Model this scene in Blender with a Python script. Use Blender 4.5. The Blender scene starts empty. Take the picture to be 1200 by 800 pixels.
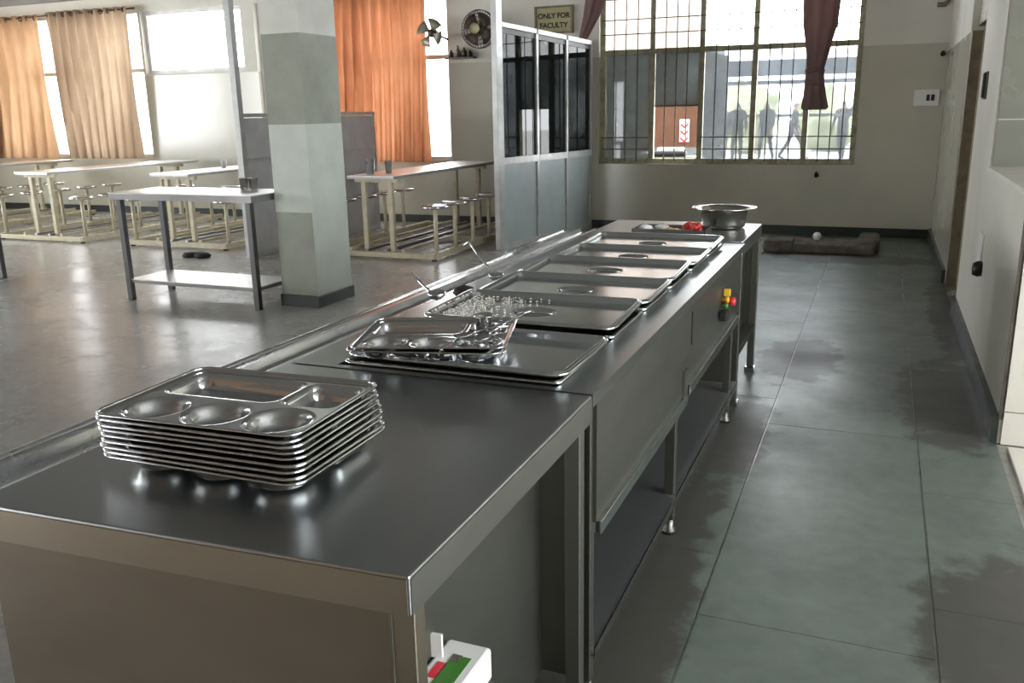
import bpy, bmesh, math, random
from mathutils import Vector, Matrix
random.seed(7)
C = bpy.context.scene.collection
PI = math.pi

# ------------------------------------------------------------------ camera
F_PX = 1030.0
def setup_camera():
    d = Vector((438.0, 278.0, -F_PX)).normalized()          # world +Y seen from the camera
    a = 75.0
    yy = -(d.x * a + d.z * -F_PX) / d.y
    u = -Vector((a, yy, -F_PX)).normalized()                # world +Z seen from the camera
    x = d.cross(u)
    cam = bpy.data.cameras.new('camera')
    cam.sensor_fit = 'HORIZONTAL'; cam.sensor_width = 36.0
    cam.lens = 36.0 * F_PX / 1200.0
    cam.clip_start = 0.05; cam.clip_end = 300
    o = bpy.data.objects.new('camera', cam); C.objects.link(o)
    R = Matrix((x, d, u))                                   # world = R @ cam
    o.matrix_world = Matrix.Translation((0, 0, 1.58)) @ R.to_4x4()
    bpy.context.scene.camera = o
setup_camera()

# ------------------------------------------------------------------ world, exposure
sc = bpy.context.scene
w = bpy.data.worlds.new('overcast_sky'); sc.world = w; w.use_nodes = True
bg = w.node_tree.nodes['Background']
bg.inputs[0].default_value = (0.95, 0.975, 1.0, 1); bg.inputs[1].default_value = 1.0
sc.view_settings.view_transform = 'Standard'; sc.view_settings.look = 'None'
sc.view_settings.exposure = 4.15; sc.view_settings.gamma = 1.0
sc.view_settings.use_curve_mapping = False
sc.cycles.use_denoising = True
sc.cycles.max_bounces = 10; sc.cycles.diffuse_bounces = 5; sc.cycles.glossy_bounces = 5
sc.cycles.transparent_max_bounces = 16
sc.cycles.sample_clamp_indirect = 6.0

def portal(x, y, z, sx, sy, rot):
    l = bpy.data.lights.new('window_portal', 'AREA'); l.shape = 'RECTANGLE'; l.size = sx; l.size_y = sy
    l.cycles.is_portal = True
    o = bpy.data.objects.new('window_portal', l); C.objects.link(o)
    o.location = (x, y, z); o.rotation_euler = rot
RB = (-PI/2, 0, 0)          # facing -Y (into the room from the back wall)
portal(-1.925, 12.0, 2.1, 3.3, 2.5, RB)
portal(-7.4, 12.0, 2.1, 3.4, 2.5, RB)
portal(-10.3, 12.0, 2.8, 2.1, 1.1, RB)
portal(-13.0, 12.0, 2.1, 3.4, 2.5, RB)
portal(-16.3, 4.0, 2.0, 2.4, 9.0, (0, -PI/2, 0))
portal(4.9, 1.0, 1.9, 2.2, 6.0, (0, PI/2, 0))

# ------------------------------------------------------------------ materials
def nodes(name):
    m = bpy.data.materials.new(name); m.use_nodes = True
    nt = m.node_tree
    return m, nt, nt.nodes['Principled BSDF'], nt.nodes['Material Output']
def N(nt, t, **kw):
    n = nt.nodes.new(t)
    for k, v in kw.items():
        if k.startswith('i_'):
            n.inputs[int(k[2:])].default_value = v
        else: setattr(n, k, v)
    return n
def srgb(r, g, b):
    f = lambda c: (c/255/12.92) if c/255 <= .04045 else ((c/255+.055)/1.055)**2.4
    return (f(r), f(g), f(b), 1)
def coords(nt, scale=(1, 1, 1), world=False):
    if world:
        t = N(nt, 'ShaderNodeNewGeometry'); out = t.outputs['Position']
    else:
        t = N(nt, 'ShaderNodeTexCoord'); out = t.outputs['Object']
    mp = N(nt, 'ShaderNodeMapping'); mp.inputs['Scale'].default_value = scale
    nt.links.new(out, mp.inputs[0]); return mp.outputs[0]
def noise(nt, vec, scale, detail=4, rough=.55):
    n = N(nt, 'ShaderNodeTexNoise'); n.inputs['Scale'].default_value = scale
    n.inputs['Detail'].default_value = detail; n.inputs['Roughness'].default_value = rough
    nt.links.new(vec, n.inputs['Vector']); return n.outputs['Fac']
def maprange(nt, val, a, b, c, d, smooth=False):
    n = N(nt, 'ShaderNodeMapRange'); n.clamp = True
    if smooth: n.interpolation_type = 'SMOOTHSTEP'
    for i, v in enumerate((a, b, c, d)): n.inputs[1+i].default_value = v
    nt.links.new(val, n.inputs[0]); return n.outputs[0]
def mixc(nt, fac, a, b):
    n = N(nt, 'ShaderNodeMix', data_type='RGBA')
    if isinstance(fac, float): n.inputs[0].default_value = fac
    else: nt.links.new(fac, n.inputs[0])
    for i, v in ((6, a), (7, b)):
        if isinstance(v, (tuple, list)): n.inputs[i].default_value = v
        else: nt.links.new(v, n.inputs[i])
    return n.outputs[2]
def math_n(nt, op, a, b=None):
    n = N(nt, 'ShaderNodeMath', operation=op)
    for i, v in enumerate((a, b)):
        if v is None: continue
        if isinstance(v, (int, float)): n.inputs[i].default_value = v
        else: nt.links.new(v, n.inputs[i])
    return n.outputs[0]
def bump(nt, h, strength, dist=.01):
    n = N(nt, 'ShaderNodeBump'); n.inputs['Strength'].default_value = strength; n.inputs['Distance'].default_value = dist
    nt.links.new(h, n.inputs['Height']); return n.outputs[0]

def plain(name, col, rough=.6, metal=0., var=.12, scale=6., bmp=0., col2=None, coat=0., world=False, rvar=.15):
    m, nt, p, o = nodes(name)
    v = coords(nt, world=world)
    f = noise(nt, v, scale)
    c2 = col2 or tuple(x*(1-var*2) for x in col[:3])+(1,)
    g = maprange(nt, f, .35, .7, 0, 1)
    nt.links.new(mixc(nt, g, col, c2), p.inputs['Base Color'])
    nt.links.new(maprange(nt, f, .3, .7, max(.02, rough-rvar*rough), min(1, rough+rvar*rough)), p.inputs['Roughness'])
    p.inputs['Metallic'].default_value = metal
    if coat: p.inputs['Coat Weight'].default_value = coat; p.inputs['Coat Roughness'].default_value = .08
    if bmp: nt.links.new(bump(nt, noise(nt, v, scale*8), bmp), p.inputs['Normal'])
    return m
def steel(name, base, r0, r1, scale=(2, 2, 2), smudge=.25, bmp=.02):
    m, nt, p, o = nodes(name)
    v = coords(nt, scale, world=True)
    f = noise(nt, v, 3, 3, .5); f2 = noise(nt, v, 22, 3)
    nt.links.new(maprange(nt, f, .1, .9, r0, r1), p.inputs['Roughness'])
    g = maprange(nt, f, .15, .9, 0, smudge)
    nt.links.new(mixc(nt, g, base, tuple(x*.45 for x in base[:3])+(1,)), p.inputs['Base Color'])
    p.inputs['Metallic'].default_value = 1
    if bmp: nt.links.new(bump(nt, f2, bmp, .004), p.inputs['Normal'])
    return m
M = {}
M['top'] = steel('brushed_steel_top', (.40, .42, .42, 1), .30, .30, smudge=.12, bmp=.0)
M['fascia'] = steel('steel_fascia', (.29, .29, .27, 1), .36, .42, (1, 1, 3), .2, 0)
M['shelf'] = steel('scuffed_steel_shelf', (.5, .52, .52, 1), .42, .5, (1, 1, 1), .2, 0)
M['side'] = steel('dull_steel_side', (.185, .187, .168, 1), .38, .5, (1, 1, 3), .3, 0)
M['front'] = steel('brown_tinted_steel_front', (.30, .255, .205, 1), .34, .46, (1, 1, 3), .4, 0)  # brown base colour carries the warm surroundings' reflection and slight grime
M['tray'] = steel('polished_steel_tray', (.66, .67, .68, 1), .10, .2, smudge=.15, bmp=.0)
M['lid'] = steel('satin_steel_lid', (.70, .73, .74, 1), .12, .22, smudge=.15, bmp=.0)
M['pot'] = steel('pot_steel', (.62, .6, .56, 1), .14, .25, smudge=.2, bmp=0)
M['tube'] = steel('tube_steel', (.36, .36, .37, 1), .25, .45)
M['tabletop'] = steel('dining_top_steel', (.86, .85, .83, 1), .28, .4, smudge=.08, bmp=0)
M['seat'] = steel('stool_seat_steel', (.7, .68, .65, 1), .1, .2, smudge=.1, bmp=0)
M['slide'] = steel('tray_slide_steel', (.72, .73, .74, 1), .18, .32, smudge=.2, bmp=0)
M['leg_dk'] = steel('dark_tube_steel', (.15, .15, .155, 1), .3, .45, bmp=0)
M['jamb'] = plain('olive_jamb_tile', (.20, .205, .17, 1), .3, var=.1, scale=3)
M['frontf'] = steel('brown_tinted_steel_fascia', (.40, .345, .275, 1), .32, .4, (1, 1, 3), .3, 0)  # same warm reflection and grime tinted into the fascia colour
M['black'] = plain('black_plastic', (.012, .012, .012, 1), .45)
M['red'] = plain('red_plastic', (.75, .03, .05, 1), .4)
M['yellow'] = plain('yellow_plastic', (.8, .45, .02, 1), .4)
M['green'] = plain('green_plastic', (.06, .22, .03, 1), .4)
M['paint'] = plain('cream_wall_paint', (.68, .66, .58, 1), .7, var=.06, scale=1.3, bmp=.03, world=True)
M['tile'] = plain('glossy_grey_wall_tile', (.52, .505, .42, 1), .16, var=.05, scale=1.5, world=True)
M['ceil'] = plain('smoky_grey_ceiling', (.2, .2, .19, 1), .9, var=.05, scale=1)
M['warmwall'] = plain('warm_brown_wall', (.34, .22, .13, 1), .7, var=.08, scale=1)
M['skirt'] = plain('dark_green_skirting', (.035, .045, .04, 1), .35, var=.2, scale=5)
M['cream'] = plain('cream_enamel', (.62, .56, .40, 1), .4, var=.12, scale=14)
M['winframe'] = plain('old_cream_window_paint', (.42, .40, .26, 1), .5, var=.25, scale=9, bmp=.05)
M['bar'] = plain('rusty_grille_bar', (.13, .10, .075, 1), .6, var=.3, scale=30)
M['wfwhite'] = plain('white_window_frame', (.7, .7, .68, 1), .4)
M['alu'] = plain('dull_aluminium', (.56, .57, .56, 1), .38, .35, var=.1, scale=8)
M['panel'] = plain('pale_blue_grey_laminate', (.42, .49, .50, 1), .35, var=.06, scale=4)
M['panel_dk'] = plain('grey_brown_board', (.55, .55, .56, 1), .5, var=.08, scale=4)
M['coldark'] = plain('olive_grey_paint', (.30, .32, .26, 1), .55, var=.08, scale=5, bmp=.03)
M['collight'] = plain('pale_green_paint', (.55, .60, .53, 1), .5, var=.06, scale=4, bmp=.03)
M['colwhite'] = plain('chalky_white_paint', (.66, .67, .60, 1), .6, var=.06, scale=4, bmp=.03)
M['white'] = plain('white_plastic', (.8, .8, .78, 1), .45, var=.03)
M['wood'] = plain('brown_door_frame', (.22, .18, .11, 1), .5, var=.2, scale=10)
M['step'] = plain('white_step_tile', (.75, .72, .64, 1), .4, var=.04, scale=3)
M['kerb'] = plain('grimy_concrete', (.13, .11, .09, 1), .9, var=.25, scale=9, bmp=.3)
M['sign'] = plain('yellowed_sign', (.36, .34, .17, 1), .5, var=.08, scale=10)
M['ink'] = plain('dark_lettering', (.03, .025, .012, 1), .6)
M['fan'] = plain('brown_fan_metal', (.10, .075, .06, 1), .4, .4)
M['fanblade'] = plain('grey_fan_blade', (.32, .28, .22, 1), .4, .2)
M['hub'] = plain('cream_fan_hub', (.62, .58, .36, 1), .4)
M['pink'] = plain('pink_render', (.25, .205, .18, 1), .8, var=.04, scale=2)
M['dark'] = plain('dark_grey_render', (.10, .11, .11, 1), .8, var=.15, scale=1.5)
M['board'] = plain('orange_brown_board', (.095, .034, .014, 1), .7, var=.12, scale=3)
M['ground'] = plain('pale_concrete_yard', (.6, .59, .56, 1), .9, var=.05, scale=.5)
M['canopy'] = plain('grey_blue_sheet', (.075, .085, .10, 1), .6, var=.1, scale=1)
M['leaf'] = plain('pale_green_leaf', (.5, .52, .34, 1), .7, var=.1, scale=6)
M['tomato'] = plain('tomato_red', (.65, .07, .05, 1), .3, var=.2, scale=20)
M['lemon'] = plain('pale_yellow_peel', (.7, .55, .2, 1), .5, var=.15, scale=20)
M['rice'] = plain('cooked_rice', (.75, .73, .66, 1), .6, var=.05)
M['blue'] = plain('blue_cloth', (.08, .10, .28, 1), .8)
M['rubber'] = plain('black_rubber', (.02, .018, .016, 1), .7)
M['glassware'] = None
M['skin'] = plain('skin', (.25, .14, .09, 1), .6, var=.05)
M['hair'] = plain('black_hair', (.01, .009, .008, 1), .5)
M['shirt_dk'] = plain('dark_blue_grey_shirt', (.05, .055, .07, 1), .8)
M['shirt_gr'] = plain('grey_shirt', (.04, .04, .043, 1), .8)
M['trouser'] = plain('dark_trousers', (.04, .04, .045, 1), .8)

def floor_mat(name, c1, c2, wet=False, rough=(.18, .4)):
    m, nt, p, o = nodes(name)
    v = coords(nt, world=True)
    f = noise(nt, v, 1.6, 7, .62); f2 = noise(nt, v, 14, 4)
    col = mixc(nt, maprange(nt, f, .35, .68, 0, 1), c1, c2)
    fine = maprange(nt, f2, .35, .7, .0, .22)
    col = mixc(nt, fine, col, (.03, .03, .028, 1))
    r = maprange(nt, f, .3, .7, rough[0], rough[1])
    if wet:
        mask = None
        dist = noise(nt, v, 5.5, 5, .6)
        dd = math_n(nt, 'MULTIPLY', math_n(nt, 'SUBTRACT', dist, .5), 1.5)
        for cx, cy, rx, ry in STAINS:
            s = N(nt, 'ShaderNodeVectorMath', operation='SUBTRACT'); s.inputs[1].default_value = (cx, cy, 0)
            nt.links.new(v, s.inputs[0])
            q = N(nt, 'ShaderNodeVectorMath', operation='MULTIPLY'); q.inputs[1].default_value = (1/rx, 1/ry, 0)
            nt.links.new(s.outputs[0], q.inputs[0])
            L = N(nt, 'ShaderNodeVectorMath', operation='LENGTH'); nt.links.new(q.outputs[0], L.inputs[0])
            k = maprange(nt, math_n(nt, 'ADD', L.outputs['Value'], dd), .78, 1.08, 1, 0, True)
            mask = k if mask is None else math_n(nt, 'MAXIMUM', mask, k)
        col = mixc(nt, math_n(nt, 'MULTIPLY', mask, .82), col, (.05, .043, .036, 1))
        r = math_n(nt, 'ADD', r, math_n(nt, 'MULTIPLY', mask, .05))
    nt.links.new(col, p.inputs['Base Color']); nt.links.new(r, p.inputs['Roughness'])
    if wet: nt.links.new(bump(nt, f2, .06, .004), p.inputs['Normal'])
    return m
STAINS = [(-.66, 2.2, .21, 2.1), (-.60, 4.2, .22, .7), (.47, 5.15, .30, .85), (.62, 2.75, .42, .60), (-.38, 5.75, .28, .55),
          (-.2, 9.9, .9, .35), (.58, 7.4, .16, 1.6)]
M['hall'] = floor_mat('polished_hall_floor', (.52, .51, .48, 1), (.40, .39, .36, 1), rough=(.17, .34))
M['slab'] = floor_mat('green_grey_slab', (.155, .188, .16, 1), (.115, .142, .122, 1), wet=True, rough=(.3, .5))

def translucent(name, c1, c2, tr):
    m, nt, p, o = nodes(name)
    v = coords(nt, (1, 1, .25)); f = noise(nt, v, 5, 4)
    col = mixc(nt, maprange(nt, f, .35, .65, 0, 1), c1, c2)
    d = N(nt, 'ShaderNodeBsdfDiffuse'); t = N(nt, 'ShaderNodeBsdfTranslucent'); mx = N(nt, 'ShaderNodeMixShader')
    nt.links.new(col, d.inputs[0]); nt.links.new(col, t.inputs[0]); mx.inputs[0].default_value = tr
    nt.links.new(d.outputs[0], mx.inputs[1]); nt.links.new(t.outputs[0], mx.inputs[2])
    nt.links.new(mx.outputs[0], o.inputs[0]); return m
M['curt_tan'] = translucent('tan_curtain', (.36, .265, .185, 1), (.28, .20, .135, 1), .42)
M['curt_rust'] = translucent('rust_tan_curtain', (.36, .225, .13, 1), (.28, .165, .09, 1), .42)
M['curt_or'] = translucent('orange_curtain', (.42, .185, .095, 1), (.33, .13, .06, 1), .42)
M['curt_br'] = translucent('brown_mauve_curtain', (.30, .20, .19, 1), (.22, .15, .14, 1), .35)

def pane_mat(name, dirt, col, gloss=.06, tint=(1, 1, 1, 1), glow=None):
    m, nt, p, o = nodes(name)
    v = coords(nt); f = noise(nt, v, 2.5, 5)
    t = N(nt, 'ShaderNodeBsdfTransparent'); t.inputs[0].default_value = tint
    d = N(nt, 'ShaderNodeBsdfDiffuse'); d.inputs[0].default_value = col
    g = N(nt, 'ShaderNodeBsdfGlossy'); g.inputs['Roughness'].default_value = .03
    a = N(nt, 'ShaderNodeMixShader'); b = N(nt, 'ShaderNodeMixShader')
    nt.links.new(maprange(nt, f, .3, .7, dirt*.7, dirt*1.3), a.inputs[0])
    nt.links.new(t.outputs[0], a.inputs[1]); nt.links.new(d.outputs[0], a.inputs[2])
    if glow:
        tl = N(nt, 'ShaderNodeBsdfTranslucent'); tl.inputs[0].default_value = glow
        ad = N(nt, 'ShaderNodeAddShader'); nt.links.new(d.outputs[0], ad.inputs[0]); nt.links.new(tl.outputs[0], ad.inputs[1])
        nt.links.new(ad.outputs[0], a.inputs[2])
    fr = N(nt, 'ShaderNodeFresnel'); fr.inputs[0].default_value = 1.5
    nt.links.new(math_n(nt, 'MULTIPLY', fr.outputs[0], gloss*10), b.inputs[0])
    nt.links.new(a.outputs[0], b.inputs[1]); nt.links.new(g.outputs[0], b.inputs[2])
    nt.links.new(b.outputs[0], o.inputs[0]); return m
M['pane_clear'] = pane_mat('clear_pane', .04, (.5, .5, .5, 1))
M['pane_dirty'] = pane_mat('dusty_pane', .5, (.4, .41, .41, 1), tint=(.85, .88, .9, 1), glow=(.02, .021, .023, 1))
M['pane_dark'] = pane_mat('grimy_dark_pane', .6, (.25, .26, .25, 1), tint=(.6, .62, .62, 1), glow=(.018, .019, .019, 1))
M['pane_tint'] = pane_mat('dark_tinted_pane', .5, (.012, .016, .016, 1), gloss=.005, tint=(.03, .04, .04, 1))
M['glassware'] = pane_mat('drinking_glass', .35, (.8, .8, .8, 1), gloss=.12)

# ------------------------------------------------------------------ mesh helpers
class MB:
    def __init__(s): s.v = []; s.f = []; s.sm = []
    def add(s, vs, fs, smooth=False):
        n = len(s.v); s.v += [tuple(v) for v in vs]
        for f in fs: s.f.append([i+n for i in f]); s.sm.append(smooth)
        return s
    def box(s, x0, x1, y0, y1, z0, z1, rz=0, c=None):
        vs = [(x, y, z) for z in (z0, z1) for x, y in ((x0, y0), (x1, y0), (x1, y1), (x0, y1))]
        if rz:
            cx, cy = c or ((x0+x1)/2, (y0+y1)/2)
            vs = [(cx+(x-cx)*math.cos(rz)-(y-cy)*math.sin(rz), cy+(x-cx)*math.sin(rz)+(y-cy)*math.cos(rz), z) for x, y, z in vs]
        return s.add(vs, [(3, 2, 1, 0), (4, 5, 6, 7), (0, 1, 5, 4), (1, 2, 6, 5), (2, 3, 7, 6), (3, 0, 4, 7)])
    def beam(s, a, b, wd, h=None):
        """rectangular bar between two points"""
        a = Vector(a); b = Vector(b); h = h or wd
        d = (b-a).normalized(); up = Vector((0, 0, 1)) if abs(d.z) < .95 else Vector((0, 1, 0))
        r = d.cross(up).normalized(); u = r.cross(d)
        vs = []
        for p in (a, b):
            for i, j in ((-1, -1), (1, -1), (1, 1), (-1, 1)): vs.append(p+r*(i*wd/2)+u*(j*h/2))
        return s.add(vs, [(3, 2, 1, 0), (4, 5, 6, 7), (0, 1, 5, 4), (1, 2, 6, 5), (2, 3, 7, 6), (3, 0, 4, 7)])
    def tube(s, pts, r, n=10, closed=False, caps=True):
        pts = [Vector(p) for p in pts]; k = len(pts); vs = []; fs = []
        rs = r if isinstance(r, (list, tuple)) else [r]*k
        prev = None
        for i, p in enumerate(pts):
            if closed: d = pts[(i+1) % k]-pts[i-1]
            else: d = pts[min(i+1, k-1)]-pts[max(i-1, 0)]
            d.normalize()
            ref = Vector((0, 0, 1)) if abs(d.z) < .9 else Vector((1, 0, 0))
            if prev is not None: ref = prev
            x = d.cross(ref); x = x.normalized() if x.length > 1e-6 else d.orthogonal().normalized()
            y = x.cross(d).normalized(); prev = y
            for j in range(n):
                t = 2*PI*j/n; vs.append(p+x*(rs[i]*math.cos(t))+y*(rs[i]*math.sin(t)))
        m = k if closed else k-1
        for i in range(m):
            for j in range(n):
                a = i*n+j; b = i*n+(j+1) % n; c = ((i+1) % k)*n+(j+1) % n; d = ((i+1) % k)*n+j
                fs.append((a, b, c, d))
        s.add(vs, fs, True)
        if caps and not closed:
            n0 = len(s.v)-k*n
            s.f.append([n0+j for j in range(n)][::-1]); s.sm.append(False)
            s.f.append([n0+(k-1)*n+j for j in range(n)]); s.sm.append(False)
        return s
    def lathe(s, prof, c, n=28):
        """prof: list of (r, z), axis z through c"""
        vs = []; fs = []; k = len(prof)
        for r, z in prof:
            for j in range(n):
                t = 2*PI*j/n; vs.append((c[0]+r*math.cos(t), c[1]+r*math.sin(t), c[2]+z))
        for i in range(k-1):
            for j in range(n):
                fs.append((i*n+j, i*n+(j+1) % n, (i+1)*n+(j+1) % n, (i+1)*n+j))
        return s.add(vs, fs, True)
    def xform(s, mat):
        s.v = [tuple(mat @ Vector(v)) for v in s.v]; return s
    def obj(s, name, mat, parent=None, off=None, bevel=0, solid=0, label=None):
        me = bpy.data.meshes.new(name)
        o0 = Vector(off) if off is not None else (ORG.get(parent, Vector((0, 0, 0))) if parent else Vector((0, 0, 0)))
        me.from_pydata([tuple(Vector(v)-o0) for v in s.v], [], s.f); me.update()
        me.polygons.foreach_set('use_smooth', s.sm)
        if mat: me.materials.append(M[mat] if isinstance(mat, str) else mat)
        o = bpy.data.objects.new(name, me); C.objects.link(o)
        if parent: o.parent = parent; ORG[o] = ORG.get(parent, Vector((0, 0, 0)))
        else: o.location = o0; ORG[o] = o0
        if bevel:
            b = o.modifiers.new('bevel', 'BEVEL'); b.width = bevel; b.segments = 2; b.limit_method = 'ANGLE'
        if solid:
            b = o.modifiers.new('solid', 'SOLIDIFY'); b.thickness = solid; b.offset = 0
        if label: o['label'] = label
        return o
ORG = {}
def thing(name, loc, label, cat, group=None, rz=0):
    o = bpy.data.objects.new(name, None); C.objects.link(o); o.empty_display_size = .1
    o.location = loc; o.rotation_euler = (0, 0, rz); ORG[o] = Vector(loc)
    return tag(o, label, cat, group)
def tag(o, label, cat, group=None):
    o['label'] = label; o['category'] = cat
    if group: o['group'] = group
    return o
def struct(o, label=None, cat=None):
    o['kind'] = 'structure'
    if label: o['label'] = label
    if cat: o['category'] = cat
    return o
def copy_tree(o, parent=None):
    c = o.copy(); C.objects.link(c); c.parent = parent
    for ch in o.children:
        copy_tree(ch, c)
    return c
def box1(name, mat, parent, *b, **kw):
    m = MB(); rz = kw.pop('rz', 0); m.box(*b, rz=rz); return m.obj(name, mat, parent, **kw)

# ------------------------------------------------------------------ floor
YB = 11.7; CEIL = 3.5; XR = .62
fl = struct(box1('floor', 'hall', None, -16.2, 4.8, -4.0, YB+.3, -.12, -.008), 'polished grey concrete floor of the canteen hall', 'floor')
hall = box1('hall_screed', 'hall', fl, -16.0, -1.138, -3.9, YB, -.008, 0.0)
kit = box1('screed_strip', 'hall', fl, .66, 4.6, 4.55, YB, -.008, -.001)
slab_cols = [(-1.136, -.435, .42), (-.431, .268, .0), (.272, .62, .30)]
for x0, x1, ph in slab_cols:
    y = -2.2+ph
    while y < YB:
        y1 = min(y+.95, YB)
        if y1-y > .05:
            g = .0022
            dz = random.uniform(-.0012, .0005)
            o = box1('floor_slab', 'slab', fl, x0+g, x1-g, y+g*.6, y1-g*.6, -.03, dz)
        y += .95
box1('threshold_slab', 'step', fl, .655, 2.4, 2.2, 4.46, -.03, .012, bevel=.004)

# ------------------------------------------------------------------ walls
def wall(name, axis, c0, c1, a0, a1, z1, openings, upper, lower, zsplit, label, skirt=.1):
    """axis 'x': wall runs along x, thickness y c0..c1; openings (a0,a1,z0,z1)"""
    As = sorted({a0, a1, *[v for o in openings for v in o[:2]]}); Zs = sorted({0, zsplit, z1, *[v for o in openings for v in o[2:]]})
    up, lo = MB(), MB()
    for i in range(len(As)-1):
        for j in range(len(Zs)-1):
            ca, cz = (As[i]+As[i+1])/2, (Zs[j]+Zs[j+1])/2
            if any(o[0] < ca < o[1] and o[2] < cz < o[3] for o in openings): continue
            t = lo if cz < zsplit else up
            if axis == 'x': t.box(As[i], As[i+1], c0, c1, Zs[j], Zs[j+1])
            else: t.box(c0, c1, As[i], As[i+1], Zs[j], Zs[j+1])
    o = up.obj(name, upper); struct(o, label, 'wall')
    lo.obj('wainscot_tiling', lower, o)
    return o
W1 = (-3.55, -.30, .87, 3.3); W2 = (-9.05, -5.75, .9, 3.25); W3 = (-14.7, -11.35, .93, 3.3); W4 = (-11.3, -9.3, 2.28, 3.25)
wb = wall('wall_back', 'x', YB, YB+.25, -16.25, .9, CEIL, [W1, W2, W3, W4], 'paint', 'tile', 2.25,
          'far canteen wall, cream above grey tiling, with barred window')
wl = wall('wall_left', 'y', -16.25, -16.0, -4.0, YB, CEIL, [(-.5, 3.2, .9, 3.1), (4.0, 8.2, .9, 3.1)], 'paint', 'tile', 2.25, 'cream and grey side wall of the hall beyond the tables')  # window openings are out of view, assumed to let daylight in
wn = wall('wall_near', 'x', -4.25, -4.0, -16.25, 4.75, CEIL, [(-9.5, -7.3, 0, 2.4)], 'warmwall', 'warmwall', 2.25, 'brown wall behind the viewer')
wk = wall('wall_kitchen', 'y', 4.5, 4.75, -4.0, YB+.25, CEIL, [(-1.8, 3.8, .9, 2.9)], 'paint', 'tile', 2.25, 'unseen outer kitchen wall with a wide window added for daylight')  # unseen window opening, added to bring in daylight from the right
ce = struct(box1('ceiling', 'ceil', None, -16.25, 4.75, -4.25, YB+.25, CEIL, CEIL+.15), 'white ceiling slab of the canteen', 'ceiling')

# right wall: tiled far stretch, door recess, plastered pier, low wall with sill
rw = MB(); rw.box(XR, .9, 8.75, YB, 2.16, CEIL); rw.box(XR+.06, .9, 7.45, 8.75, 2.25, CEIL); rw.box(XR, 1.6, 6.18, 7.45, 0, CEIL)
rw = struct(rw.obj('wall_right', 'paint'), 'cream and grey right wall with door recess and sill', 'wall')
box1('wainscot_tiling', 'tile', rw, XR, .9, 8.75, YB, 0, 2.16)
box1('low_wall', 'paint', rw, XR, 1.6, 4.53, 6.18, 0, 1.17)
box1('sill', 'step', rw, XR-.015, 1.62, 4.5, 6.18, 1.17, 1.2, bevel=.004)
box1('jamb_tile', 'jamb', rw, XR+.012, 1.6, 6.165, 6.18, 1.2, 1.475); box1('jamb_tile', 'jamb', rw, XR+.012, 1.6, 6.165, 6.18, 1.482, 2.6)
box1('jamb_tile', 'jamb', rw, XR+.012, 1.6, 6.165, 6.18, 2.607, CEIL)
box1('edge_strip', 'kerb', rw, XR-.004, XR+.012, 4.522, 4.536, .12, 1.16)
box1('end_tile', 'paint', rw, XR+.015, 1.6, 4.515, 4.53, .0, .16)
box1('end_tile', 'paint', rw, XR+.015, 1.6, 4.515, 4.53, .166, 1.165)
dr = struct(MB().box(XR+.001, .9, 8.62, 8.75, 0, 2.16).box(XR+.05, .75, 7.45, 7.5, 0, 2.25).box(XR+.05, .75, 7.45, 8.75, 2.2, 2.28).obj('door_1', 'wood', bevel=.006), 'dark brown wooden door frame in the right wall recess', 'door')
box1('door_leaf', 'wood', dr, .80, .84, 7.5, 8.62, .01, 2.2)
box1('frame_edge', 'cream', dr, XR+.085, XR+.095, 8.61, 8.62, 0, 2.2)
# skirtings
bb = struct(box1('baseboard_back', 'skirt', None, -16, XR, YB-.02, YB, 0, .11), 'dark skirting along the far wall', 'baseboard')
br = struct(MB().box(XR-.03, XR, 8.75, YB-.02, 0, .12).box(XR-.03, XR, 4.53, 7.45, 0, .13).obj('baseboard_right', 'skirt'), 'dark skirting along the right wall', 'baseboard')

# ------------------------------------------------------------------ column
cx0, cx1, cy0, cy1 = -4.665, -4.30, 6.1, 6.62
col = struct(box1('pillar', 'collight', None, cx0, cx1, cy0, cy1, .80, 1.51), 'square painted pillar with pale and olive bands beside the steel table', 'pillar')
box1('olive_band', 'coldark', col, cx0, cx1, cy0, cy1, 1.51, 2.21)
box1('white_band', 'colwhite', col, cx0, cx1, cy0, cy1, 2.21, CEIL)
box1('lower_band', 'coldark', col, cx0, cx1-.004, cy0, cy1, 0, .80)
box1('lower_band', 'collight', col, cx1-.004, cx1, cy0+.002, cy1, 0, .80)
MB().box(cx0-.015, cx1+.015, cy0-.015, cy1+.015, 0, .1).obj('skirting', 'skirt', col, bevel=.004)

# ------------------------------------------------------------------ main barred window
def win(name, rect, mull, trans, fmat, label, w_=.06, y=YB+.08):
    x0, x1, z0, z1 = rect
    m = MB().box(x0, x1, y, y+.07, z0, z0+w_).box(x0, x1, y, y+.07, z1-w_, z1).box(x0, x0+w_, y, y+.07, z0+w_, z1-w_).box(x1-w_, x1, y, y+.07, z0+w_, z1-w_)
    o = struct(m.obj(name, fmat, bevel=.004), label, 'window')
    for x in mull: box1('mullion', fmat, o, x-w_/2, x+w_/2, y, y+.065, z0+w_, z1-w_)
    for z in trans: box1('transom', fmat, o, x0+w_, x1-w_, y+.003, y+.06, z-w_/2, z+w_/2)
    return o
mul = [-2.85, -2.21, -1.55, -.91]
w1 = win('window_1', W1, mul, [2.3], 'winframe', 'wide barred cream window with dusty panes in the far wall', .065)
xs = [W1[0]]+mul+[W1[1]]
bar_m = {}
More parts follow.
